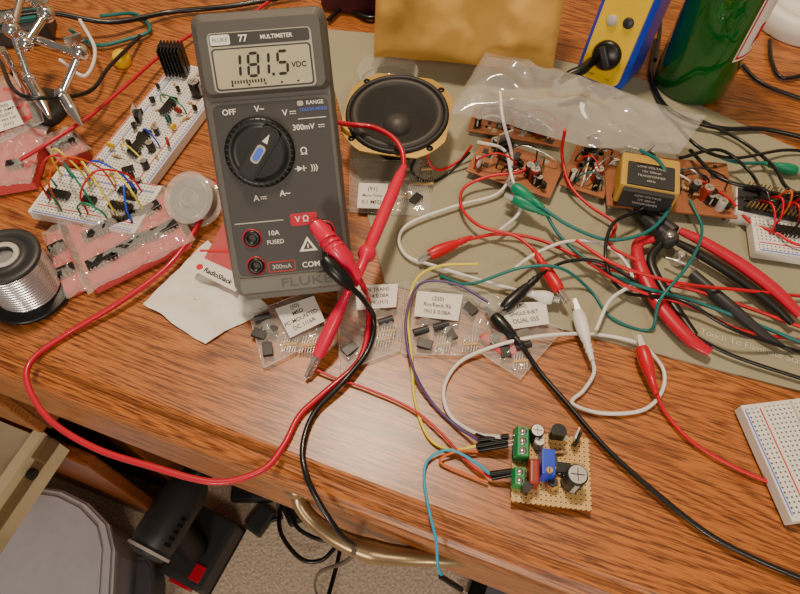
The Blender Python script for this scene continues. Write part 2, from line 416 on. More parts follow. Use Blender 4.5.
mb.poly([(11,71.8),(11,75.2),(14.4,73.5)],.8,.95,m_inkw); mb.box((14.8,73.5,zt),(.5,3.4,.1),m_inkw); mb.box((13,73.5,zt),(7,.4,.1),m_inkw)
mb.box((23,101.2,.8),(16,.4,.1),m_inkw)
mb.text('RANGE',3,25.5,109.6,zt+.1,m_inkw,bold=.04); mb.text('TOUCH HOLD',2.4,24.2,106,zt+.1,m_inkb,bold=.04)
mb.poly(rrect(15.5,108.2,19,111,1),.6,1.2,m_bez)
mb.text('10A',4.2,-8,37,zt,m_inkw,bold=.04); mb.text('FUSED',3.6,-7.5,31.5,zt,m_inkw,bold=.03)
mb.ring(rrect(-14,12.8,2.5,19.4,1),rrect(-13.5,13.3,2,18.9,.8),.6,.8,m_inkr); mb.text('300mA',4,-5.8,16,zt,m_lg,bold=.06)
mb.poly(rrect(3,40,19,47.5,1),.6,.9,m_red); mb.text('V Ω',5,10,43.8,1.1,m_inkw,bold=.08); mb.text('COM',4.8,12,15.5,zt,m_inkw,bold=.06)
mb.poly([(6,24),(17,24),(11.5,33)],.6,.8,m_inkw); mb.poly([(8.5,25.3),(14.5,25.3),(11.5,30.4)],.8,.95,m_case2); mb.box((11.5,27.2,1),(.7,2.4,.1),m_inkw)
mb.poly(rrect(-30,44,-1,44.7,.3),.6,.8,m_bez)
finish(mb,'face_markings',meter)
for x,y,c in ((-21,35,m_red),(-21,18,m_red),(23,36,m_red),(25,20,m_blk)):
    mb=MB(); mb.lathe([(5,.5),(5,2.2),(3.8,2.6),(2.4,2.4),(2.3,.2),(.01,.2)],m_blk,TR(x,y,0),24); mb.lathe([(5.8,.5),(5.8,.9),(5,.9)],c,TR(x,y,0),24,caps=False); finish(mb,'jack',meter)
mb=MB()
zz=MW(0,140,-38); z0=(MT.inverted()@(Vector((zz.x,zz.y,DZ+.0022))+bk*.05))*1000
for sx in (-24,24): mb.tube([(sx,140,-38.5),(sx*.95,z0.y,z0.z)],2,m_case,smooth=False)
mb.tube([(-23,z0.y,z0.z),(23,z0.y,z0.z)],2,m_case,smooth=False); finish(mb,'tilt_stand',meter)
# ------------------------------------------------------------------ leads
def rel(o,p,dh=4):
    if isinstance(p,Vector): return (p-o)*1000
    h=p[2] if len(p)>2 else dh
    return (W(p[0],p[1],h)-o)*1000
def wirepart(r,o,pts,rad,mat,h=4,name='wire'):
    mb=MB(); mb.tube([rel(o,p,h) for p in pts],rad,mat,seg=8,sub=8); return finish(mb,name,r)
def clip(r,o,pa,pb,mat,k=1.0,tip=True):
    A=rel(o,pa);B=rel(o,pb);d=B-A
    prof=[(0,1.7),(.12,2.1),(.16,2.9),(.2,2.3),(.25,3.1),(.29,2.5),(.36,3.4),(.55,4.6),(.75,4.9),(.86,4.2),(.9,3.6)]
    q=Vector((0,0,1)).rotation_difference(d.normalized()).to_matrix().to_4x4(); L=d.length
    mb=MB(); mb.lathe([(rr*k,t*L) for t,rr in prof],mat,Matrix.Translation(A)@q,18); b=finish(mb,'clip_boot',r)
    if tip:
        mb=MB(); T=Matrix.Translation(A)@q
        for s in (-1,1):
            mb.poly([(-2.4*k,.85*L),(2.4*k,.85*L),(1.2*k,1.12*L),(-1.2*k,1.12*L)],-.5,.5,m_met,T@Matrix.Translation((0,s*1.6*k,0))@Matrix(((1,0,0,0),(0,0,1,0),(0,1,0,0),(0,0,0,1))))
        for i in range(5): mb.box((0,0,(.95+i*.035)*L),(2,3,.5),m_met,M=T)
        finish(mb,'clip_jaws',r)
# red test lead
o=W(350,266,20)
r=thing('test_lead','long red silicone test lead with probe and red slip-on clip','test lead',TL(o))
mb=MB(); mb.tube([(MW(23,36,4)-o)*1000,(MW(23,36,16)-o)*1000],4.2,m_redp,seg=14,smooth=False)
mb.tube([(MW(18,43,16)-o)*1000,(MW(21,39,18)-o)*1000,(MW(28.5,28,20)-o)*1000,(MW(33,21,20)-o)*1000,(MW(35,18,20)-o)*1000,(MW(40,9,19)-o)*1000],[4.2,5,5.6,5.4,4,3.2],m_redp,seg=6,sub=3,smooth=False)
for t in (.25,.4,.55): 
    p=MW(21+12*t*1.1,39-18*t*1.1,20); mb.tube([(p-o)*1000,(p-o)*1000+Vector((.5,-.8,-.2))],5.9,m_redp,seg=6,smooth=False)
finish(mb,'banana_plug',r)
wirepart(r,o,[MW(39,11,19),MW(43,0,15),(368,300,16),(368,330,8),(358,362,4),(325,392,3),(300,415,2.5),(284,445,2.5),(262,470,2.5),(215,482,2.5),(150,466,3),(95,448,3),(50,420,3),(28,385,3),(32,360,3),(65,335,3),(120,302,6),(168,266,7),(198,225,8),(217,182,5),(255,140,3),(310,118,12),(345,124,36),(372,127,38),(392,137,38),(402,151,36),(404,168,32)],1.8,m_red,3)
mb=MB(); A=rel(o,(404,166,32));B=rel(o,(354,284,38))
q=Vector((0,0,1)).rotation_difference((B-A).normalized()).to_matrix().to_4x4(); L=(B-A).length
mb.lathe([(2.1,0),(2.7,.06*L),(3.5,.1*L),(4,.3*L),(3.8,.66*L),(3.4,.73*L),(5.2,.75*L),(5.4,.77*L),(5.2,.79*L),(3,.82*L),(2.6,L)],m_redp,Matrix.Translation(A)@q,20); finish(mb,'probe_handle',r)
clip(r,o,(359,268,38),(313,366,7),m_redp,.88)
# black test lead
o=W(350,290,20); r=thing('test_lead','long black silicone test lead hanging over the desk edge','test lead',TL(o))
mb=MB(); mb.tube([(MW(25,20,4)-o)*1000,(MW(25,20,25)-o)*1000],4,m_blk,seg=14,smooth=False)
mb.tube([(MW(22,23,23)-o)*1000,(MW(24,20,25)-o)*1000,(MW(31,11,25)-o)*1000,(MW(35,5,23)-o)*1000],[3.4,4.6,4.4,2.8],m_blk,seg=16,smooth=False); finish(mb,'banana_plug',r)
wirepart(r,o,[MW(34,6,23),MW(42,-6,18),(374,320,12),(368,350,6),(345,380,6),(315,412,3),(303,445,2.6),(306,474,2.6),(320,504,-4),(340,534,-18),(354,548,-50),(345,562,-150),(318,574,-400),(316,592,-640),(330,610,-735)],1.7,m_blkw,3)
LG='alligator clip leads on the mat'
def cl(label,col,pts,ends,h=4,rad=1.15,boot=None):
    o=rel(Vector(),pts[0],h)/1000
    r=thing('clip_lead',label,'clip lead',TL(o),LG)
    wirepart(r,o,pts,rad,col,h)
    for pa,pb in ends: clip(r,o,pa,pb,boot or col,.85)
cl('white alligator clip lead looping across the mat',m_whw,[(500,92,50),(503,120,45),(512,160,16),(500,192,6),(455,206,6),(412,222,6),(399,238,5),(407,256,5),(435,266,6),(480,280,7),(524,292,7)],[((524,292,7),(556,300,9))],6)
cl('white alligator clip lead with looping wire beside the circuit board',m_whw,[(590,352,8),(594,372,5),(584,390,3),(572,403,3),(600,413,3),(640,411,3),(660,395,3),(664,372,3),(650,352,4),(632,341,5),(590,334,4),(540,336,9),(495,346,6),(460,362,3),(444,388,3),(450,415,3),(475,433,3),(500,437,12)],[((592,360,8),(576,306,9))],5)
cl('white alligator clip lead behind the boards',m_whw,[(498,232,9),(520,210,10),(512,178,20),(504,150,20),(478,142,30)],[],8)
cl('white alligator clip lead crossing the mat',m_whw,[(515,268,12),(535,254,12),(565,242,11),(598,243,11),(622,258,11),(632,282,11),(610,300,11),(596,330,10)],[],6)
cl('red alligator clip lead lying on the mat',m_redw,[(466,240,8),(500,234,7),(540,240,7),(590,262,8),(640,278,8),(700,292,7),(760,312,6),(830,338,5)],[((472,237,8),(424,257,8))],5)
cl('red alligator clip lead with wire looping to the boards',m_redw,[(536,252,12),(515,236,12),(480,226,11),(462,208,9),(464,188,9),(490,176,12),(520,172,14),(535,160,16)],[((533,249,12),(563,296,12))],5)
cl('red alligator clip lead running off over the wood',m_redw,[(655,388,7),(665,412,3),(690,440,3),(730,465,3),(780,486,3),(850,505,3)],[((656,394,7),(640,342,9))],5)
cl('red alligator clip lead between copper boards',m_redw,[(565,130,40),(562,155,16),(570,185,10),(590,206,8),(615,224,8),(610,245,12),(640,262,12)],[],5)
cl('black alligator clip lead curving along the mat',m_blkw,[(538,276,14),(565,262,15),(600,262,14),(640,285,13),(670,318,8),(720,350,6),(790,375,5),(850,392,5)],[((542,273,14),(499,313,9))],5)
cl('black alligator clip lead running across the wood',m_blkw,[(523,347,7),(540,372,4),(566,402,4),(606,448,4),(655,492,4),(715,538,4),(790,574,4),(860,598,4)],[((526,350,7),(490,312,9))],5,1.5)
cl('green alligator clip lead beside copper boards',m_teal,[(545,212,14),(560,236,10),(590,262,9),(640,286,14),(690,300,9),(740,318,7),(820,350,6)],[((550,216,14),(510,196,16))],5,boot=m_grn)
cl('green alligator clip lead with teal wire',m_teal,[(540,206,18),(570,226,16),(610,240,16),(650,230,18),(672,200,20),(662,165,34),(640,150,42)],[((544,208,18),(510,184,20))],5,boot=m_grn)
cl('green alligator clip lead at the back of the mat',m_teal,[(765,163,8),(735,162,10),(705,150,16),(690,140,22)],[((764,163,8),(800,172,6))],5,boot=m_grn)
cl('teal clip lead winding over the mat',m_teal,[(440,276,3),(470,284,9),(520,268,18),(560,268,18),(590,290,3),(612,318,3),(650,330,3),(660,300,18),(690,262,22),(702,230,12),(690,200,12)],[],3,1)
cl('black alligator clip lead near the copper boards',m_blkw,[(640,210,16),(612,225,18),(606,262,18),(625,292,3),(680,300,20),(735,330,18),(800,352,3),(860,372,3)],[((640,210,16),(660,190,22))],3)
cl('black alligator clip lead trailing at the back',m_blkw,[(655,40,3),(652,80,3),(672,112,8),(720,128,6),(770,130,4),(850,150,4)],[],3,1.8)
cl('black clip lead at the rear edge of the mat',m_blkw,[(700,120,8),(740,140,6),(772,165,10),(790,190,18),(830,200,18)],[],3,1.3)
cl('black clip lead beside the bottle',m_blkw,[(740,62,3),(760,82,3),(800,98,3),(850,112,3)],[],3,1.6)
cl('black clip lead beside the bottle',m_blkw,[(770,40,3),(772,62,3),(784,78,3),(820,70,3)],[],3,1.6)
cl('black clip lead arching to the small breadboard',m_blkw,[(690,150,16),(715,175,22),(740,185,24),(765,190,22),(770,210,20)],[],3,1.3)
cl('black clip lead tangled behind the copper boards',m_blkw,[(680,158,24),(720,150,20),(750,172,14),(768,200,24),(790,196,24),(830,180,12)],[],3,1.2)
cl('black clip lead tangled behind the copper boards',m_blkw,[(672,120,20),(700,148,24),(735,158,14),(790,150,6),(850,160,4)],[],3,1.2)
cl('thin red lead running into the small breadboard',m_redw,[(700,180,16),(730,200,14),(750,222,10),(775,232,14),(800,245,16),(840,240,16)],[],3,1)
cl('red lead crossing behind the cutters',m_redw,[(576,240,20),(610,262,22),(650,276,22),(690,285,18),(740,290,12),(800,296,6),(850,300,4)],[],3,1.1)
cl('red lead crossing in front of the cutters',m_redw,[(588,262,12),(630,288,12),(690,306,10),(740,330,6),(800,340,4),(850,350,4)],[],3,1.1)
def hook(label,col,pts,rad=.9,ends=(),grp='hookup wires of the small circuit'):
    o=rel(Vector(),pts[0],4)/1000
    r=thing('hookup_wire',label,'wire',TL(o),grp); wirepart(r,o,pts,rad,col,3)
    for a,b in ends:
        mb=MB(); A=rel(o,a);B=rel(o,b); mb.tube([A,B],1.5,m_blk,seg=4,smooth=False); mb.cyl(B,B+(B-A).normalized()*4,.35,m_met); finish(mb,'pin_housing',r)
hook('thin yellow hookup wire to the terminal block',m_yel,[(476,446,6),(450,450,3),(428,436,2.5),(415,400,2.5),(411,350,9),(408,315,9),(416,280,9),(440,266,9),(478,264,9)],ends=[((476,446,6),(508,441,11))])
hook('thin purple hookup wire to the terminal block',m_pur,[(478,440,7),(455,425,3),(430,400,3),(412,365,8),(406,320,10),(420,284,10),(455,284,11),(488,302,11)],ends=[((478,440,7),(509,436,12))])
hook('thin red hookup wire to the red probe clip',m_redw,[(492,478,5),(470,464,4),(440,432,4),(410,408,3),(365,388,3),(335,378,3),(313,368,4)],.8,ends=[((492,478,5),(512,474,10))])
hook('thin blue hookup wire hanging over the desk edge',m_cyan,[(490,474,8),(475,462,6),(450,450,5),(430,458,3),(424,475,3),(428,505,3),(436,540,2),(438,566,-6),(444,580,-16)],.8,ends=[((490,474,8),(512,471,11)),((440,576,-12),(462,590,-22))])
hook('thin orange hookup wire',m_orw,[(478,452,4),(455,452,5),(440,462,3),(470,476,3),(488,482,4)],.7,ends=[((478,450,4),(508,445,10))])
hook('short black hookup wire with pin housing',m_blkw,[(476,434,4),(486,438,8),(494,441,9),(508,439,11)],.8)
# ------------------------------------------------------------------ components
NM={'ecap':'capacitor','dip':'chip','res':'resistor','disc':'disc_capacitor','to92':'transistor','term':'terminal_block','pot':'trimmer','film':'film_capacitor','led':'led','hdr':'pin_header','coil':'coil','reg':'regulator','sink':'heat_sink'}
def comp(root,kind,x,y,z,rot=0,col=None,s=1.0,n=4,T=None):
    mb=MB(); mb.M=(TR(x,y,z,rot) if T is None else T)@Matrix.Scale(s,4)
    if kind=='ecap':
        c=col or m_blk; mb.lathe([(3,0),(3.2,.5),(3.2,1),(3,1.3),(3.2,1.8),(3.2,9),(2.9,9.5)],c,seg=20)
        mb.lathe([(2.7,9.5),(2.7,9.6)],m_met,seg=20); mb.box((0,0,9.65),(4,.3,.1),m_dgry); mb.box((0,0,9.65),(.3,4,.1),m_dgry); mb.box((0,-3.15,5),(1.4,.3,7),m_lg)
    elif kind=='dip':
        L=n*2.54; mb.box((0,0,3),(L,6.2,3),m_blk,bev=.3); mb.sph((-L/2+.8,0,4.3),.7,m_dgry,(1,1,.4),6)
        for i in range(n):
            for sg in (-1,1): mb.box(((i-(n-1)/2)*2.54,sg*3.7,1.5),(.6,.3,3.2),m_met); mb.box(((i-(n-1)/2)*2.54,sg*3.4,3),(1,.8,.3),m_met)
    elif kind=='res':
        c=col or m_resb; mb.tube([(-5.5,0,0),(-5.5,0,1.6),(-4.5,0,2),(4.5,0,2),(5.5,0,1.6),(5.5,0,0)],.3,m_met,seg=6,smooth=False)
        mb.tube([(-3.2,0,2),(-2.4,0,2),(-1.8,0,2),(1.8,0,2),(2.4,0,2),(3.2,0,2)],[.8,1.3,1.05,1.05,1.3,.8],c,seg=10,smooth=False)
        for k,cc in zip((-1.2,-.2,.8),(m_brown,m_ink,m_orw)): mb.tube([(k,0,2),(k+.4,0,2)],1.12,cc,seg=10,smooth=False)
    elif kind=='disc':
        mb.lathe([(.01,-1.3),(3,-1.1),(4,-.4),(4,.4),(3,1.1),(.01,1.3)],col or m_brown,TR(0,0,6,0,pi/2),20,caps=False)
        for q in (-2,2): mb.cyl((q,0,0),(q*.8,0,3),.3,m_met,seg=6)
    elif kind=='to92':
        pts=[(2.3*cos(t),2.3*sin(t)) for t in [radians(-35+i*25) for i in range(11)]]; mb.poly(pts,3,7.5,m_blk)
        for q in (-1.2,0,1.2): mb.cyl((q,0,0),(q,0,3),.25,m_met,seg=6)
    elif kind=='term':
        for i in range(n):
            X=(i-(n-1)/2)*5; mb.poly([(-4,0),(4,0),(4,5),(2.6,9),(-2.6,9),(-4,5)],-2.45,2.45,m_ygrn,TR(X,0,0,pi/2,pi/2))
            mb.lathe([(1.9,8.5),(1.9,9.3),(.01,9.3)],m_met,TR(X,0,0),14); mb.box((X,0,9.35),(3,.5,.1),m_dgry); mb.box((X,-4,3),(3.4,.4,3.6),m_dgry)
    elif kind=='pot':
        mb.box((0,0,5),(10,5,10),col or m_blu,bev=.4); mb.cyl((-3.5,0,10),(-3.5,0,11.2),1.2,m_gold); mb.box((-3.5,0,11.25),(2,.4,.2),m_dgry)
    elif kind=='film':
        mb.box((0,0,5),(11,4.5,9),col or m_brown,bev=1.2,seg=3)
        for q in (-4,4): mb.cyl((q,0,0),(q,0,2),.3,m_met,seg=6)
    elif kind=='led':
        mb.lathe([(2.9,2),(2.9,3),(2.5,3),(2.5,7),(1.8,8.6),(.01,9.4)],col or m_red,seg=16)
        for q in (-1.2,1.2): mb.cyl((q,0,0),(q,0,2.2),.25,m_met,seg=6)
    elif kind=='hdr':
        mb.box((0,0,1.3),(n*2.54,2.5,2.5),m_blk,bev=.2)
        for i in range(n): mb.box(((i-(n-1)/2)*2.54,0,5),(.6,.6,6),m_gold)
    elif kind=='coil':
        for i in range(7): mb.tube([(3.6*cos(2*pi*k/10),3.6*sin(2*pi*k/10),1+i*.9) for k in range(11)],.5,m_cop,seg=6,smooth=False)
        mb.cyl((0,0,0),(0,0,8),3,m_dgry)
    elif kind=='reg':
        mb.box((0,0,7),(10,4,9),m_blk,bev=.3); mb.box((0,1.8,11),(10,1.2,14),m_met,bev=.2)
        for q in (-2.5,0,2.5): mb.cyl((q,0,0),(q,0,3),.4,m_met,seg=6)
    elif kind=='sink':
        mb.box((0,0,13),(3,17,22),m_blk,bev=.3)
        for k in range(7): mb.box((0,-7.5+k*2.5,13),(13,1,22),m_blk,bev=.2)
        for q in (-4,4): mb.cyl((0,q,-3),(0,q,3),.7,m_met,seg=8)
    return finish(mb,NM[kind],root)
PM=FR(W(511,501,7),W(592,511,7))
wd=(W(592,511,7)-W(511,501,7)).length*1000; dp=(W(517,430,7)-W(511,501,7)).length*1000
cir=thing('circuit_board','small tan perforated prototype board with capacitors and green terminals','circuit board',PM)
mb=MB(); mb.box((wd/2,dp/2,-.8),(wd,dp,1.6),m_perf,bev=.2)
for i in range(16):
    x,y=random.uniform(3,wd-3),random.uniform(3,dp-3); mb.sph((x,y,-1.8),1,m_met,(1,1,.8),5)
finish(mb,'board',cir)
for kx in (4,wd-4):
    for ky in (4,dp-4):
        mb=MB(); mb.cyl((kx,ky,-7),(kx,ky,-1.5),1.3,m_met); finish(mb,'standoff',cir)
def cp(kind,u,v,rot=0,col=None,s=1.0,n=4,h=9):
    p=LOC(PM,u,v,h+4); comp(cir,kind,min(max(p.x,3),wd-3),min(max(p.y,3),dp-3),0,rot,col,s,n)
cp('term',522,443,-pi/2,n=3,s=1.05); cp('term',518,477,-pi/2,n=2,s=.9)
cp('ecap',536,430,s=1.15); cp('to92',556,434,0,s=1.8); cp('reg',577,437,1.2,s=.7); cp('ecap',539,442,col=m_lg,s=.85)
cp('pot',546,466,pi/2,s=1.35,n=1); cp('film',533,474,pi/2,s=1.2); cp('dip',563,466,0,n=4,s=.9); cp('ecap',573,480,s=1.7,col=m_dgry)
cp('res',560,450,.2,s=.9); cp('coil',553,482,0,s=.8); cp('disc',556,487,.4,s=.6,col=m_tape); cp('res',577,462,.1,s=.8); cp('to92',527,489,1,s=1.3)
cp('disc',565,437,.2,s=.6,col=m_lg); cp('pot',553,464,pi/2,s=.8,col=m_dgry)
# breadboards -------------------------------------------------
def bread(label,p0,p1,wid,h,grp='solderless breadboards'):
    m=FR(W(*p0,h),W(*p1,h)); L=(W(*p1,h)-W(*p0,h)).length*1000
    r=thing('breadboard',label,'breadboard',m,grp)
    mb=MB(); mb.box((L/2,wid/2,-4.3),(L,wid,8),m_wht,bev=.6)
    n=wid/54.
    for y0,y1 in ((2,8.5),(12,25.5),(29,42.5),(45.5,52)): mb.box((L/2,(y0+y1)/2*n,-.25),(L-5,(y1-y0)*n,.5),m_bb)
    mb.box((L/2,27.2*n,-.2),(L-2,1.2,.35),m_lg)
    finish(mb,'board',r)
    for y,c in ((1.2,m_inkb),(9.4,m_inkr),(44.6,m_inkb),(52.8,m_inkr)):
        mb=MB(); mb.box((L/2,y*n,-.2),(L-6,.6,.3),c); finish(mb,'rail_stripe',r)
    return r,m,L
def jumper(root,a,b,z,hgt,col,rad=.75):
    a=Vector((a[0],a[1],z));b=Vector((b[0],b[1],z)); d=b-a
    mb=MB(); mb.tube([a,a+d*.08+Vector((0,0,hgt*.6)),a+d*.5+Vector((0,0,hgt)),a+d*.92+Vector((0,0,hgt*.6)),b],rad,col,seg=6,sub=6)
    finish(mb,'jumper_wire',root)
CO=[m_redw,m_yel,m_grn,m_orw,m_blu,m_blkw,m_whw,m_teal]
r,m,L=bread('white half-size breadboard with chips and arching jumper wires',(27,211),(134,233),42,14)
for i in range(3): comp(r,'dip',14+i*23,17,-.5,0,n=[7,4,7][i],s=.9)
comp(r,'dip',58,30,-.5,0,n=6,s=.8)
for i,(x0,y0,x1,y1,hh) in enumerate(((6,34,30,30,30),(10,12,34,33,34),(14,34,44,12,26),(20,8,48,32,38),(30,34,58,12,32),(26,36,60,34,22),(40,8,66,34,30),(46,36,74,20,24),(8,24,22,6,16),(36,6,56,6,14),(62,34,72,8,18))):
    jumper(r,(min(x0,L-4),y0),(min(x1,L-4),y1),-.3,hh,CO[[1,0,2,3,1,4,0,1,2,2,4][i]],.7)
for i in range(3): comp(r,'hdr',62,8+i*9,-.5,0,n=3)
r,m,L=bread('long white breadboard with chips, small components and a black heat sink',(142,192),(230,74),50,10)
ks=['ecap','res','to92','dip','to92','res','res','disc','to92','res']
for i in range(40):
    k=ks[i%10]; comp(r,k,5+(i*37.7)%(L-10),4+(i*17.3)%42,-.5,(i*1.1)%3,[m_dgry,None,None,None,None,None,None,m_yp if i%20<10 else m_brown,None,None][i%10],.7+.3*((i*7)%3)/3)
comp(r,'dip',40,25,-.5,0,n=9); comp(r,'dip',80,25,-.5,0,n=7); comp(r,'reg',60,38,-.5,.4,None,.8); comp(r,'ecap',100,12,-.5,0,None,1.4)
comp(r,'sink',L-12,39,-.5,.3,None,1.05)
for i in range(4): jumper(r,(22+i*19,10),(32+i*18,36-(i%3)*8),-.3,10,CO[(i*3+1)%8],.6)
r,_,L=bread('white full-size breadboard with red and blue rail stripes at desk edge',(741,405),(793,522),56,10)
comp(r,'dip',40,30,-.3,0,n=10); comp(r,'dip',20,30,-.3,0,n=4)
for i in range(3): jumper(r,(14+i*12,30),(18+i*12,44),-.3,6,CO[(i*3)%8],.6)
r,m,L=bread('small white breadboard with dark module and red wires',(756,250),(838,262),42,12)
for i in range(10): jumper(r,(4+i*4,38),(4+i*4+6,15+(i%3)*7),-.3,14+i%4*4,[m_redw,m_redw,m_orw,m_blkw][i%4])
comp(r,'dip',22,18,-.5,0,n=8)
mm=FR(W(738,212,14),W(806,226,14)); mod=thing('controller_module','dark microcontroller module with pin headers next to a breadboard','circuit board',mm)
mb=MB(); mb.box((22,12,-7),(46,22,13),m_wht,bev=.6); mb.box((22,12,0),(44,20,1.6),m_dgry); finish(mb,'board',mod)
for y in (3,21): comp(mod,'hdr',22,y,.8,0,n=15,s=1)
for i in range(5): comp(mod,'dip',6+i*8,12,-.5,pi/2,n=2,s=.7)
# copper boards ------------------------------------------------
def cboard(label,p0,p1,dep,h,items,mat=m_cop,th=1.6):
    m=FR(W(*p0,h),W(*p1,h)); L=(W(*p1,h)-W(*p0,h)).length*1000
    r=thing('circuit_board',label,'circuit board',m,'copper prototype boards')
    mb=MB(); mb.box((L/2,dep/2,-th/2),(L,dep,th),mat,bev=.2)
    for i in range(26): mb.box((random.uniform(4,L-4),random.uniform(3,dep-3),.1),(random.uniform(2,6),random.uniform(2,5),.2),[m_tan,m_met,m_dgry][i%3],rz=random.choice((0,pi/2)))
    for kx in (4,L-4):
        for ky in (4,dep-4): mb.cyl((kx,ky,-(h-1.7)),(kx,ky,-th),1.5,m_met)
    finish(mb,'board',r)
    for i,k in enumerate(items):
        x=6+(L-12)*((i*.618)%1); y=5+(dep-10)*((i*.377+.1)%1)
        comp(r,k,x,y,0,(i*1.3)%3.1,[None,m_lg,m_dgry,m_brown][i%4] if k in('ecap','disc') else None,.8+.45*((i*5)%4)/4)
    for i in range(6): jumper(r,(random.uniform(3,L-3),random.uniform(3,dep-3)),(random.uniform(3,L-3),random.uniform(3,dep-3)),0,8+i*2,[m_blkw,m_whw,m_met,m_teal,m_redw,m_blkw][i],.6)
    return r,m,L
it=['ecap','res','dip','to92','res','disc','ecap','coil','res','to92','res','ecap','dip','disc','res','reg','ecap','to92']
cboard('copper-clad prototype board crowded with small parts',(466,170),(550,198),36,8,it+it[:8])
cboard('narrow copper-clad prototype board with small parts',(560,184),(604,198),48,8,it)
r,m,L=cboard('long copper-clad prototype board carrying a taped transformer',(607,205),(738,218),50,10,it+it[:14])
cboard('copper-clad prototype board half hidden under plastic bag',(468,130),(560,147),26,6,it[:12])
tm=FR(W(612,204,13),W(672,215,13)); tr=thing('transformer','yellow-taped transformer block with dark printed label','transformer',tm)
mb=MB(); mb.box((19,17,9),(38,30,18),m_tape,bev=1.8); finish(mb,'winding',tr)
mb=MB(); mb.box((19,.5,9),(32,4,15),m_dgry,bev=.6); mb.box((19,13,18.4),(30,20,1.5),m_dgry,bev=.4)
T=Matrix(((1,0,0,0),(0,0,-1,0),(0,1,0,0),(0,0,0,1)))
for i,t in enumerate(('LOW VOLTAGE','12V 300mA','TRANSFORMER','60Hz')):
    mb.text(t,2.4,19,13.5-i*3.4,1.6,m_lg,T); mb.text(t,2.6,19,19.2-i*4,19.3,m_lg)
finish(mb,'core',tr)
def filmbag(label,c,n,amp,puff,mat,seed,name='plastic_bag',group=None,ridge=0):
    o=W(*c[0]); mb=MB(); mb.patch([(W(*p)-o)*1000 for p in c],n,amp,puff,mat,seed,.013,ridge); 
    return finish(mb,name,mw=TL(o),label=label,cat='plastic bag',group=group)
filmbag('crumpled smoky translucent plastic bag draped over circuit boards',[(448,114,30),(676,158,28),(704,116,30),(484,52,34)],56,9,9,m_film2,5,ridge=16)
# ------------------------------------------------------------------ parts bags
def partbag(label,quad,lab,lines,bits,h0=2,seed=0,foam=None):
    o=W(*quad[0],h0); r=thing('parts_bag',label,'parts bag',TL(o),'clear bags of electronic parts')
    qq=[(W(u,v,h0+.5)-o)*1000 for u,v in quad]
    mb=MB(); mb.patch(qq,20,2.6,4,m_film,seed,.12,ridge=4)
    mb.tube([p+Vector((0,0,.6)) for p in qq]+[qq[0]+Vector((0,0,.6))],.45,m_film,seg=6,smooth=False); finish(mb,'film',r)
    for (u,v,k) in bits:
        mb=MB()
        p=(W(u,v,h0+1)-o)*1000; rz=random.uniform(0,3)
        if k=='ic': mb.box(p+Vector((0,0,1.2)),(9,6,2.4),m_blk,rz,.3); nm='chip'
        elif k=='cap': mb.cyl(p+Vector((-4,0,2.5)),p+Vector((5,3,2.5)),2.3,m_dgry); nm='capacitor'
        else:
            nm='resistor_strip'
            for j in range(6): mb.cyl(p+Vector((j*1.6,-5,.8)),p+Vector((j*1.6+2,6,1)),.3,m_met,seg=5)
            mb.box(p+Vector((5,0,1.2)),(9,2,1.6),m_resb,rz=.1,bev=.5)
        finish(mb,nm,r)
    if foam:
        mb=MB(); fq=[(W(u,v,h0)-o)*1000 for u,v in foam]; mb.poly([(p.x,p.y) for p in fq],0,3,m_pink); finish(mb,'foam',r)
    mb=MB(); lq=[(W(u,v,h0+5)-o)*1000 for u,v in lab]; z=lq[0].z
    mb.poly([(p.x,p.y) for p in lq],z,z+.25,m_pap)
    F=FR(W(*lab[0],h0+5),W(*lab[1],h0+5)).to_3x3().to_4x4(); T=Matrix.Translation(lq[0])@F
    lw=(lq[1]-lq[0]).length; lh=(lq[3]-lq[0]).length
    ns=len(lines)
    for i,t in enumerate(lines): mb.text(t,min(lh/(ns+.8)*.85,lw/max(len(t),4)*1.7),lw/2,lh*(1-(i+.9)/(ns+.8)),.35,m_ink,T,sx=.85,bold=.04)
    finish(mb,'paper_label',r)
partbag('clear bag of small parts with white label beside the multimeter',[(264,368),(329,336),(312,290),(249,314)],[(290,338),(325,321),(314,296),(275,309)],['(50)','MED','PC-MOUNTED','DC 1/16A'],[(270,330,'ic'),(282,345,'leg'),(268,350,'ic'),(262,322,'cap'),(300,346,'leg'),(260,335,'ic')],seed=1)
partbag('clear bag of resistors with long white label under test leads',[(340,372),(400,350),(405,284),(338,286)],[(357,310),(396,307),(398,284),(355,286)],['NPN TRANS','1N14 0.08A','(R/FR)(H1)'],[(360,330,'leg'),(375,340,'leg'),(385,325,'cap'),(350,350,'ic'),(380,332,'leg')],seed=2)
partbag('clear bag of switches with printed white label',[(403,354),(474,356),(480,290),(404,282)],[(414,316),(458,321),(463,295),(417,291)],['(250)','Rm/Reck Rk','1N13 0.08A'],[(420,335,'cap'),(435,345,'leg'),(450,335,'ic'),(425,345,'ic'),(462,345,'leg'),(440,330,'cap'),(470,310,'ic')],seed=3)
partbag('clear bag with pink foam and chips and a label',[(470,346),(520,379),(563,330),(482,290)],[(507,330),(549,324),(546,302),(498,303)],['(80)','SINGLE 8-BIT','DUAL 555'],[(495,340,'ic'),(505,352,'ic'),(512,362,'leg'),(522,350,'cap')],seed=4,foam=[(478,338),(505,360),(525,350),(500,330)])
partbag('clear bag with pin strips lying behind the multimeter',[(350,212),(432,216),(428,162),(350,160)],[(357,208),(385,209),(388,184),(359,183)],['(91)','Mono Trans','0.1 MFD'],[(396,180,'leg'),(408,185,'leg'),(396,198,'leg'),(416,200,'ic'),(420,185,'leg'),(408,200,'leg'),(420,170,'leg'),(400,170,'leg')],seed=5)
o=W(143,304,1); r=thing('paper_bag','crumpled white paper store bag lying flat on the desk','paper bag',TL(o))
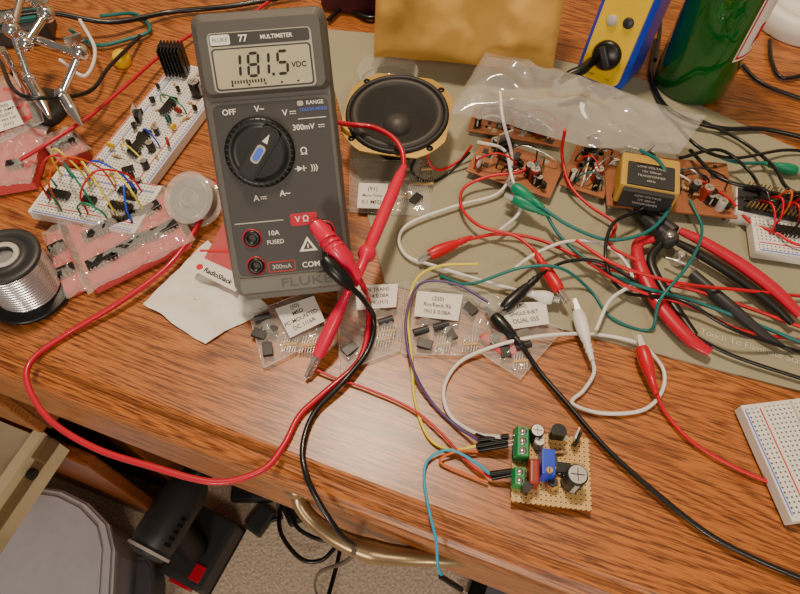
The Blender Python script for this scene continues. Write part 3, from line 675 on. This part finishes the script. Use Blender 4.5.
mb=MB(); mb.patch([(W(*p)-o)*1000 for p in ((143,304,1.5),(204,344,1.5),(268,308,1.5),(208,240,1.5))],22,3,2,m_pap,8,.06,ridge=4); finish(mb,'paper',r)
o=W(196,262,9); r=thing('product_package','small red tinted clear package with printed brand card','package',TL(o))
mb=MB(); q=[(W(*p,9)-o)*1000 for p in ((202,262),(240,280),(256,230),(228,214))]; mb.poly([(p.x,p.y) for p in q],-5,0,m_pinkt); finish(mb,'blister',r)
q2=[(W(*p,9)-o)*1000 for p in ((192,270),(236,292),(242,276),(199,256))]; mb=MB(); mb.poly([(p.x,p.y) for p in q2],0,.3,m_pap)
T=Matrix.Translation(q2[0])@FR(W(192,270,9),W(236,292,9)).to_3x3().to_4x4()
mb.box((16,8.6,.45),(30,1.8,.2),m_inkr)
mb.text('RadioShack',4.6,17.5,4,.5,m_ink,T,bold=.12); mb.lathe([(2.2,0),(2.2,.2)],m_inkr,T@TR(3,4,.4),16)
finish(mb,'card',r)
def foam(label,c,h,ics,th=5,seed=0):
    o=W(*c[0],h); r=thing('foam_pack',label,'anti-static foam',TL(o),'pink foam packs of chips')
    q=[(W(u,v,h)-o)*1000 for u,v in c]
    mb=MB(); mb.poly([(p.x,p.y) for p in q],-th,0,m_pink); finish(mb,'foam',r)
    a=q[1]-q[0]; rz=math.atan2(a.y,a.x)
    for k,(s,t,n) in enumerate(ics):
        p=(q[0]*(1-s)+q[1]*s)*(1-t)+(q[3]*(1-s)+q[2]*s)*t; comp(r,'dip',p.x,p.y,-.5,rz+.12*sin(k*2.3),n=n,s=1.05)
    cc=sum(q,Vector())/4
    mb=MB(); mb.patch([cc+(v-cc)*1.14+Vector((0,0,1)) for v in q],26,3,5.5,m_film,seed,.06,ridge=11); finish(mb,'film',r)
foam('pink anti-static foam holding rows of chips in a clear bag',[(92,286),(188,240),(160,190),(66,224)],10,[(.18,.25,7),(.42,.28,7),(.66,.3,7),(.88,.3,5),(.25,.68,7),(.52,.7,8),(.8,.7,6)],9,seed=1)
foam('pink anti-static foam with chips beneath the breadboard',[(66,294),(84,286),(60,228),(44,238)],6,[(.5,.3,4),(.5,.7,4)],seed=2)
foam('red-pink anti-static foam bag with label at the desk side',[(-10,185),(30,178),(45,130),(-10,120)],12,[(.6,.25,4)],11,seed=3)
partbag('clear bag of tiny parts with white label near helping hands',[(-14,150),(44,122),(30,72),(-14,80)],[(-4,133),(24,124),(12,100),(-10,106)],['(RE)','OP AMP','TL071','8 PIN DIP','(H1)'],[(30,100,'ic'),(20,85,'leg')],h0=14,seed=6,foam=[(-14,146),(34,120),(24,88),(-14,94)])
foam('pink foam strip pushed in beside the long breadboard',[(60,160),(88,150),(74,128),(40,140)],10,[(.5,.5,7)],9,seed=4)
# ------------------------------------------------------------------ spools
m=TL(W(31,290,2.5))@Matrix.Rotation(radians(4),4,'Y')@Matrix.Scale(.96,4); r=thing('solder_spool','black spool wound with shiny silver solder wire','solder spool',m)
mb=MB(); mb.lathe([(8,0),(26,0),(27,1),(27,2.5),(26,3.5),(11,3.5),(10,4)],m_blk,seg=40); mb.lathe([(10,3.5),(10,36)],m_blk,seg=30,caps=False)
mb.lathe([(6,36.5),(19.5,36.5),(21,37),(21,38.5),(20,39.3),(15.5,39.3),(15,38.4),(10,38.4),(9.5,39.4),(6.5,39.4),(6,38),(5.5,10)],m_dgry,seg=40,caps=False)
mb.lathe([(9.5,39.5),(9.5,39.9),(6.3,39.9),(6.3,39.5)],m_lg,seg=30,caps=False); finish(mb,'reel',r)
mb=MB(); pr=[(11,3.6)]
for i in range(13):
    z=4+i*2.45; pr+= [(18.6,z),(19.7,z+.35),(20.2,z+1.1),(19.7,z+1.9),(18.6,z+2.3)]
pr+=[(18,36.3),(11,36.3)]; mb.lathe(pr,m_sold,seg=36); finish(mb,'solder',r)
m=TL(W(194,200,15))@Matrix.Rotation(radians(-20),4,'Z')@Matrix.Rotation(radians(30),4,'X')
r=thing('wire_spool','clear plastic spool of thin bare wire beside the multimeter','wire spool',m)
mb=MB()
for z in (-7,7): mb.lathe([(6,z),(17,z),(17.5,z+.6),(17,z+1.2),(6,z+1.2)],m_clear,seg=36)
mb.lathe([(4.5,-8),(4.5,8.6),(6,8.6),(6,-7)],m_clear,seg=24,caps=False); finish(mb,'reel',r)
mb=MB(); pr=[(6.5,-6)]
for i in range(6): pr+=[(13.2,-5.6+i*2),(14.3,-5.2+i*2),(14.3,-4.4+i*2),(13.2,-4+i*2)]
for i in range(6): pr+=[(13-i*1.1,6.9),(12.5-i*1.1,5.7)]
mb.lathe(pr,m_bare,seg=30,caps=False); finish(mb,'wire',r)
# ------------------------------------------------------------------ speaker
c=W(398,142,2.5); m=TL(c)@Matrix.Rotation(radians(-10),4,'Z')@Matrix.Rotation(radians(5),4,'X'); r=thing('loudspeaker','round black cone loudspeaker in brassy frame lying face up','speaker',m)
mb=MB(); mb.lathe([(17,0),(19,1),(19,11),(17,12)],m_dgry,seg=32); finish(mb,'magnet',r)
out=[];inn=[]
for i in range(64):
    t=2*pi*i/64; k=1/max(abs(cos(t)),abs(sin(t))); rr=min(k*37,41.5); out.append((rr*cos(t),rr*sin(t))); inn.append((33*cos(t),33*sin(t)))
mb=MB(); mb.lathe([(16,12),(20,13),(31,26),(34,28)],m_gold,seg=40,caps=False)
mb.ring(out,inn,28,29.2,m_gold)
finish(mb,'frame',r)
for k in range(4):
    t=pi/4+k*pi/2; mb=MB(); mb.lathe([(2.4,29.3),(2.4,29.5),(.01,29.5)],m_blk,TR(38.5*cos(t),38.5*sin(t),0),14); finish(mb,'screw_hole',r)
mb=MB(); mb.lathe([(36.5,29.2),(36,31),(34.5,31.6),(33.2,31),(32.4,29.6)],m_blk2,seg=48,caps=False)
mb.lathe([(32.5,29.6),(30.8,31.8),(28.6,31.5),(27,29.2)],m_sur,seg=48,caps=False); finish(mb,'surround',r)
mb=MB(); mb.lathe([(27.2,29.3),(20,24),(12,18.5),(9,17)],m_cone,seg=48,caps=False); finish(mb,'cone',r)
mb=MB(); mb.lathe([(10.5,17.4),(9.5,20),(7,22.5),(3.5,24),(.01,24.5)],m_sur,seg=32,caps=False); finish(mb,'dust_cap',r)
mb=MB(); mb.lathe([(23,0),(24,1),(24,13),(22.5,14),(22.5,1.2),(.01,1.2)],m_clear,seg=40,caps=False); finish(mb,'plastic_tub',mw=TL(W(388,84,1.6)),label='shallow round clear plastic tub behind the loudspeaker',cat='tub')
hook('red speaker wire trailing to the boards',m_redw,[(432,140,22),(428,160,12),(440,170,6),(460,160,6),(472,145,14)],1,grp='speaker wires')
hook('dark speaker wire trailing across mat',m_blkw,[(418,152,20),(412,172,5),(430,182,3),(450,172,3),(470,152,14)],1,grp='speaker wires')
# ------------------------------------------------------------------ envelope
p0=W(374,78,2);p1=W(550,92,2); F=FR(p0,p1); L=(p1-p0).length*1000
m=F.to_3x3().to_4x4()@Matrix.Rotation(radians(60),4,'X'); m.translation=(p0+p1)/2+Vector((0,.008,.014))
r=thing('padded_envelope','puffy yellow kraft padded envelope leaning upright','envelope',m)
mb=MB(); mb.pillow(L,150,48,m_env,44,10,2); finish(mb,'envelope_body',r)
# blue/yellow tool
m=Matrix.Rotation(radians(-34),4,'Z')@Matrix.Rotation(radians(74),4,'X'); m.translation=W(598,84,4)
r=thing('handheld_meter','yellow and blue handheld meter with black dial standing upright','multimeter',m)
mb=MB(); mb.poly(rrect(-20,0,20,130,9),-42,2,m_blu); loft(mb,[(rrect(-20,0,20,130,9),2),(rrect(-17,3,17,127,7),6)],m_blu); finish(mb,'holster',r)
mb=MB(); mb.poly(rrect(-16,5,16,124,6),5,9,m_yp); finish(mb,'face',r)
mb=MB(); mb.lathe([(11,9),(11,11),(9,13),(.01,13)],m_blk,TR(0,26,0),28); mb.box((0,26,15),(5,16,4),m_dgry,rz=.6,bev=1); finish(mb,'dial',r)
for i,(x,y) in enumerate(((-6,50),(6,52))):
    mb=MB(); mb.lathe([(4,9),(4,10),(3.2,10.6),(.01,10.6)],[m_lg,m_dgry][i],TR(x,y,0),18); finish(mb,'button',r)
for x,t in ((-7,'COM'),(7,'VΩ')):
    mb=MB(); mb.text(t,2.6,x,9,9.2,m_ink); finish(mb,'socket_marking',r)
mb=MB(); mb.tube([(-9,18,9),(-10,16,26),(-16,12,34),(-20,6,40)],[3.6,4,3.4,2],m_blk,seg=10); finish(mb,'plug',r)
# ------------------------------------------------------------------ bottle
c=W(689,84,0); r=thing('bottle','green glass beer bottle with white and red label','bottle',TL(c)@Matrix.Rotation(radians(44),4,'Z')@Matrix.Scale(.94,4))
mb=MB(); mb.lathe([(25,0),(29,1.5),(30.5,5),(30.5,118),(29,130),(22,150),(15,168),(13.5,200),(13.5,218),(15,219),(15,226),(12.5,228),(11.5,228),(11.5,200),(13,168),(20,149),(27,129),(28.5,117),(28.5,7),(22,6),(.01,10)],m_glass,seg=48,caps=False); finish(mb,'glass',r)
def wp(R): 
    return lambda v: Vector((R*sin(v.x/R),-R*cos(v.x/R),v.y))
mb=MB()
nn=40
def band(z0,z1,R,t0,t1,mat):
    vs=[];fs=[]
    for i in range(nn+1):
        t=t0+(t1-t0)*i/nn
        for z in (z0,z1): vs.append((R*sin(t),-R*cos(t),z))
    for i in range(nn): fs.append([2*i,2*i+2,2*i+3,2*i+1])
    mb.add(vs,fs,mat,True)
band(44,118,30.8,-.5,1.3,m_pap)
for a in ((46,48,-.46,1.25),(114,116,-.46,1.25),(46,116,-.46,-.41),(46,116,1.21,1.25)): band(a[0],a[1],31,a[2],a[3],m_inkr)
mb.text('L',24,2,63,0,m_inkr,warp=wp(31.2),bold=1.4)
finish(mb,'paper_label',r)
mb=MB(); mb.lathe([(40,0),(42,2),(42,16),(38,20),(32,20),(30,17),(20,17),(18,19),(.01,19)],m_wht,seg=48); finish(mb,'plastic_dish',mw=TL(W(800,20,0)),label='round white plastic dish standing beside the green bottle',cat='dish')
# ------------------------------------------------------------------ flush cutters
o=W(668,238,12); r=thing('flush_cutters','red and black handled electronics cutters lying open','pliers',TL(o))
def hgrip(pts,rad,mat,nm,fl=.7):
    P=[rel(o,p) for p in pts]; mb=MB(); mb.tube(P,rad,mat,seg=14,sub=6)
    zc=sum(p.z for p in P)/len(P)
    mb.v=[Vector((v.x,v.y,zc+(v.z-zc)*fl)) for v in mb.v]; finish(mb,nm,r)
mb=MB(); mb.lathe([(5.8,-4),(6.2,-2),(6.2,2.4),(5,3.6)],m_dgry,TR(0,0,0),28); mb.lathe([(2.8,3.6),(2.8,4.6),(.01,4.8)],m_met,TR(0,0,0),20)
finish(mb,'pivot',r)
for a,b in (((666,236,12),(634,210,9)),((674,232,12),(640,205,9))):
    A=rel(o,a);B=rel(o,b); mb=MB(); mb.tube([A,(A+B)/2,B],[4.6,3.8,1.1],m_dgry,seg=8); finish(mb,'jaw',r)
hgrip([(654,238,12),(638,244,10),(641,268,10),(660,305,9),(688,338,8),(710,353,8)],[2.6,3.7,4.4,4.9,4.5,3],m_red,'handle')
hgrip([(680,230,12),(704,242,11),(740,264,10),(775,291,9),(800,316,8)],[2.8,4,4.6,4.6,3.2],m_red,'handle')
hgrip([(662,242,11),(651,262,9),(669,298,8),(695,335,8)],[2.4,3.1,3.3,2.2],m_blk,'handle_liner')
hgrip([(674,240,11),(696,252,10),(734,276,9),(771,304,8),(792,324,8)],[2.4,3.1,3.4,3.1,2.2],m_blk,'handle_liner')
mb=MB(); mb.tube([rel(o,p) for p in ((666,258,10),(680,262,12),(694,268,10))],1,m_met); finish(mb,'spring',r)
o=W(700,268,10); r=thing('needle_nose_pliers','slim black needle nose pliers lying on the mat','pliers',TL(o))
mb=MB(); mb.tube([rel(o,p) for p in ((692,274,8),(730,307,8),(766,336,7),(794,353,5))],[3.6,4,2.6,.7],m_dgry,seg=8); finish(mb,'jaw',r)
# ------------------------------------------------------------------ helping hands
c=W(40,112,0); r=thing('helping_hand_stand','chrome jointed soldering helping-hand stand with clips','helping hand tool',TL(c))
R=lambda u,v,h:(W(u,v,h)-c)*1000
mb=MB(); mb.lathe([(22,0),(23,2),(20,7),(8,12),(6,14)],m_dgry,seg=30); finish(mb,'base',r)
mb=MB(); mb.cyl((0,0,12),(0,0,56),3.4,m_chr); mb.cyl(R(8,30,56),R(86,56,56),3,m_chr); finish(mb,'rod',r)
for p,q in (((12,30,60),(30,80,34)),((80,52,60),(62,94,36)),((46,14,64),(26,44,58)),((22,-6,66),(12,30,60))):
    mb=MB(); A=R(*p);B=R(*q); mb.sph(A,6,m_chr); mb.cyl(A,B,2.6,m_chr); mb.sph(B,5,m_chr); mb.cyl(A,A+Vector((0,0,9)),2,m_chr); mb.box(A+Vector((0,0,10)),(12,2.4,6),m_chr,rz=.6,bev=.9); finish(mb,'arm',r)
for p,q in (((30,80,34),(50,118,26)),((62,94,36),(82,126,26))):
    mb=MB(); A=R(*p);B=R(*q); mb.tube([A,A*.5+B*.5,B],[4,4.6,1.2],m_chr,seg=8); finish(mb,'clip',r)
# ------------------------------------------------------------------ top-left clutter
def cyl_item(name,label,cat,u,v,h,prof,mat,rot=None,mat2=None):
    m=TL(W(u,v,h)); 
    if rot: m=m@rot
    mb=MB(); mb.lathe(prof,mat,seg=24)
    if mat2: mb.lathe([(prof[-1][0]*.8,prof[-1][1]),(prof[-1][0]*.8,prof[-1][1]+.5)],mat2,seg=24)
    return finish(mb,name,mw=m,label=label,cat=cat)
cyl_item('knob','yellow plastic knob among small parts','knob',124,64,0,[(6,0),(7,1),(7,8),(5,11),(.01,11.5)],m_yp)
p=FR(W(-20,52,0),W(60,42,0)); mb=MB(); mb.box((30,14,9),(62,30,18),m_dgry,bev=3); mb.box((30,14,18.3),(46,18,.6),m_teal,bev=.2); finish(mb,'power_adapter',mw=p,label='dark power adapter box with teal sticker',cat='power adapter')
hook('thick black cable lying across the back',m_blkw,[(-20,24,22),(40,12,24),(110,22,12),(170,12,5),(230,6,5),(300,-6,5)],2.2,grp='cables at the back of the desk')
hook('red cable running behind the multimeter',m_red,[(20,160,20),(50,142,22),(90,116,20),(130,82,16),(160,56,10),(200,30,6),(240,20,4),(268,2,4),(285,-12,4)],1.4,grp='cables at the back of the desk')
hook('black cable curling beside the helping hands',m_blkw,[(0,60,24),(14,90,40),(40,98,42),(88,92,24),(110,66,18),(140,36,5)],1.6,grp='cables at the back of the desk')
hook('white cable lying at the back',m_whw,[(60,60,22),(85,76,22),(95,50,22),(80,20,22)],1.4,grp='cables at the back of the desk')
hook('black cable lying behind the envelope',m_blkw,[(328,20,4),(345,8,4),(372,18,4),(400,4,4)],2,grp='cables at the back of the desk')
hook('black cable snaking past the bottle',m_blkw,[(640,20,4),(648,0,4),(660,20,4),(655,60,4)],1.8,grp='cables at the back of the desk')
hook('teal cable coiled at the back',m_teal,[(70,30,4),(95,45,4),(125,40,4),(150,30,4),(135,14,4),(100,16,4)],1.6,grp='cables at the back of the desk')
p=FR(W(322,20,0),W(398,32,0)); mb=MB(); mb.box((30,32,12),(70,40,24),m_mar,bev=5,seg=3); finish(mb,'fabric_case',mw=p,label='dark maroon fabric case at the back of the desk',cat='case')
cyl_item('screw_terminal','small metal screw terminal standing on the mat','terminal',676,262,2,[(4,0),(4,3),(3.4,4),(3.4,9),(2.2,10)],m_met)
# ------------------------------------------------------------------ floor items
e2=DM.to_3x3().col[1]; e1=DM.to_3x3().col[0]
m=Matrix.Identity(4); m.col[0][:3]=e1; m.col[1][:3]=e2; m.col[3][:3]=(-.315,.207,0)
r=thing('cordless_drill','black cordless drill with red trimmed battery standing on floor','drill',m@Matrix.Rotation(radians(-4),4,'Z'))
RX=Matrix.Rotation(radians(-90),4,'X')
mb=MB(); mb.lathe([(18,-70),(28,-64),(31,-40),(31,20),(26,40),(22,46)],m_dgry,Matrix.Translation((0,0,190))@RX,28); mb.lathe([(31.6,-64),(31.8,-60)],m_lg,Matrix.Translation((0,0,190))@RX,28,caps=False)
for i in range(5): mb.box((24,-46+i*9,208),(16,4,5),m_blk,rz=0,bev=.6)
finish(mb,'motor_housing',r)
mb=MB(); mb.lathe([(20,46),(21,50),(21,72),(15,84),(5,92)],m_blk,Matrix.Translation((0,0,190))@RX,24)
for i in range(10):
    a=2*pi*i/10; mb.box((21*cos(a),61,190+21*sin(a)),(2.5,20,2.5),m_blk2)
finish(mb,'chuck',r)
mb=MB(); mb.tube([(0,-20,170),(4,-24,120),(10,-30,70)],[21,17,22],m_blk2,seg=16); finish(mb,'grip',r)
mb=MB(); mb.box((0,2,150),(12,14,28),m_red,bev=3); finish(mb,'trigger',r)
mb=MB(); mb.box((14,-25,35),(76,110,66),m_dgry,bev=8,seg=3); mb.box((14,-82,44),(34,6,26),m_red,bev=2); mb.box((36,-58,69),(18,24,4),m_red,bev=1); mb.box((14,-25,12),(79,113,4),m_blk,bev=1); finish(mb,'battery',r)
def fl(u,v,h=0): return W(u,v,-750+h)
o=fl(300,505,0); r=thing('power_cable','tangled black power cable lying on the carpet','cable',TL(o))
mb=MB(); P=[(262,488),(285,505),(300,530),(330,540),(336,515),(312,495),(285,500),(280,530),(300,558),(322,560),(340,545),(330,590),(322,610)]
mb.tube([(fl(u,v,34+i*1.2)-o)*1000 for i,(u,v) in enumerate(P)],3.5,m_blkw); finish(mb,'wire',r)
for i,(u,v,s) in enumerate(((255,492,(70,40,24)),(302,508,(60,45,22)),(262,522,(46,32,20)))):
    mb=MB(); mb.box((0,0,s[2]/2+2),s,m_dgry,rz=.5*i,bev=4); mb.cyl((s[0]/2-4,0,14),(s[0]/2+14,6,14),4,m_blk); finish(mb,'power_adapter',mw=TL(fl(u,v)),label='black plug-in power adapter on the carpet',cat='power adapter',group='adapters under the desk')
mb=MB(); mb.box((60,0,25),(170,60,46),m_blk,rz=-.4,bev=5); mb.box((60,0,49),(120,36,2),m_bind,rz=-.4,bev=.5); finish(mb,'power_strip',mw=TL(fl(480,612)),label='black power strip on the carpet',cat='power strip')
# ------------------------------------------------------------------ lights, world, camera
def area(name,loc,tgt,size,en,col):
    l=bpy.data.lights.new(name,'AREA'); l.size=size; l.energy=en; l.color=col
    ob=bpy.data.objects.new(name,l); COL.objects.link(ob); ob.location=loc
    ob.rotation_euler=(Vector(tgt)-Vector(loc)).to_track_quat('-Z','Y').to_euler()
area('ceiling_lamp',(-.1,.62,2.2),(.05,.2,.75),.18,21,(1,.8,.58))
area('front_fill',(.4,-1.2,2.2),(0,.1,.5),.4,11,(1,.84,.66))  # fill added out of view in front, so light gets under the desk
area('floor_fill',(-.5,-1.5,1.15),(-.25,.2,.05),.35,16,(1,.86,.7))  # low fill with no real source, added to brighten carpet and bins
w=bpy.data.worlds.new('w'); sc.world=w; w.use_nodes=True
bg=w.node_tree.nodes['Background']; bg.inputs[0].default_value=(1,.87,.76,1); bg.inputs[1].default_value=.2
cd=bpy.data.cameras.new('cam'); cd.sensor_width=36; cd.lens=36*FP/800; cd.clip_start=.01
co=bpy.data.objects.new('cam',cd); COL.objects.link(co); co.location=(0,0,DZ+CH); co.rotation_euler=(radians(90)-PT,0,0)
sc.camera=co
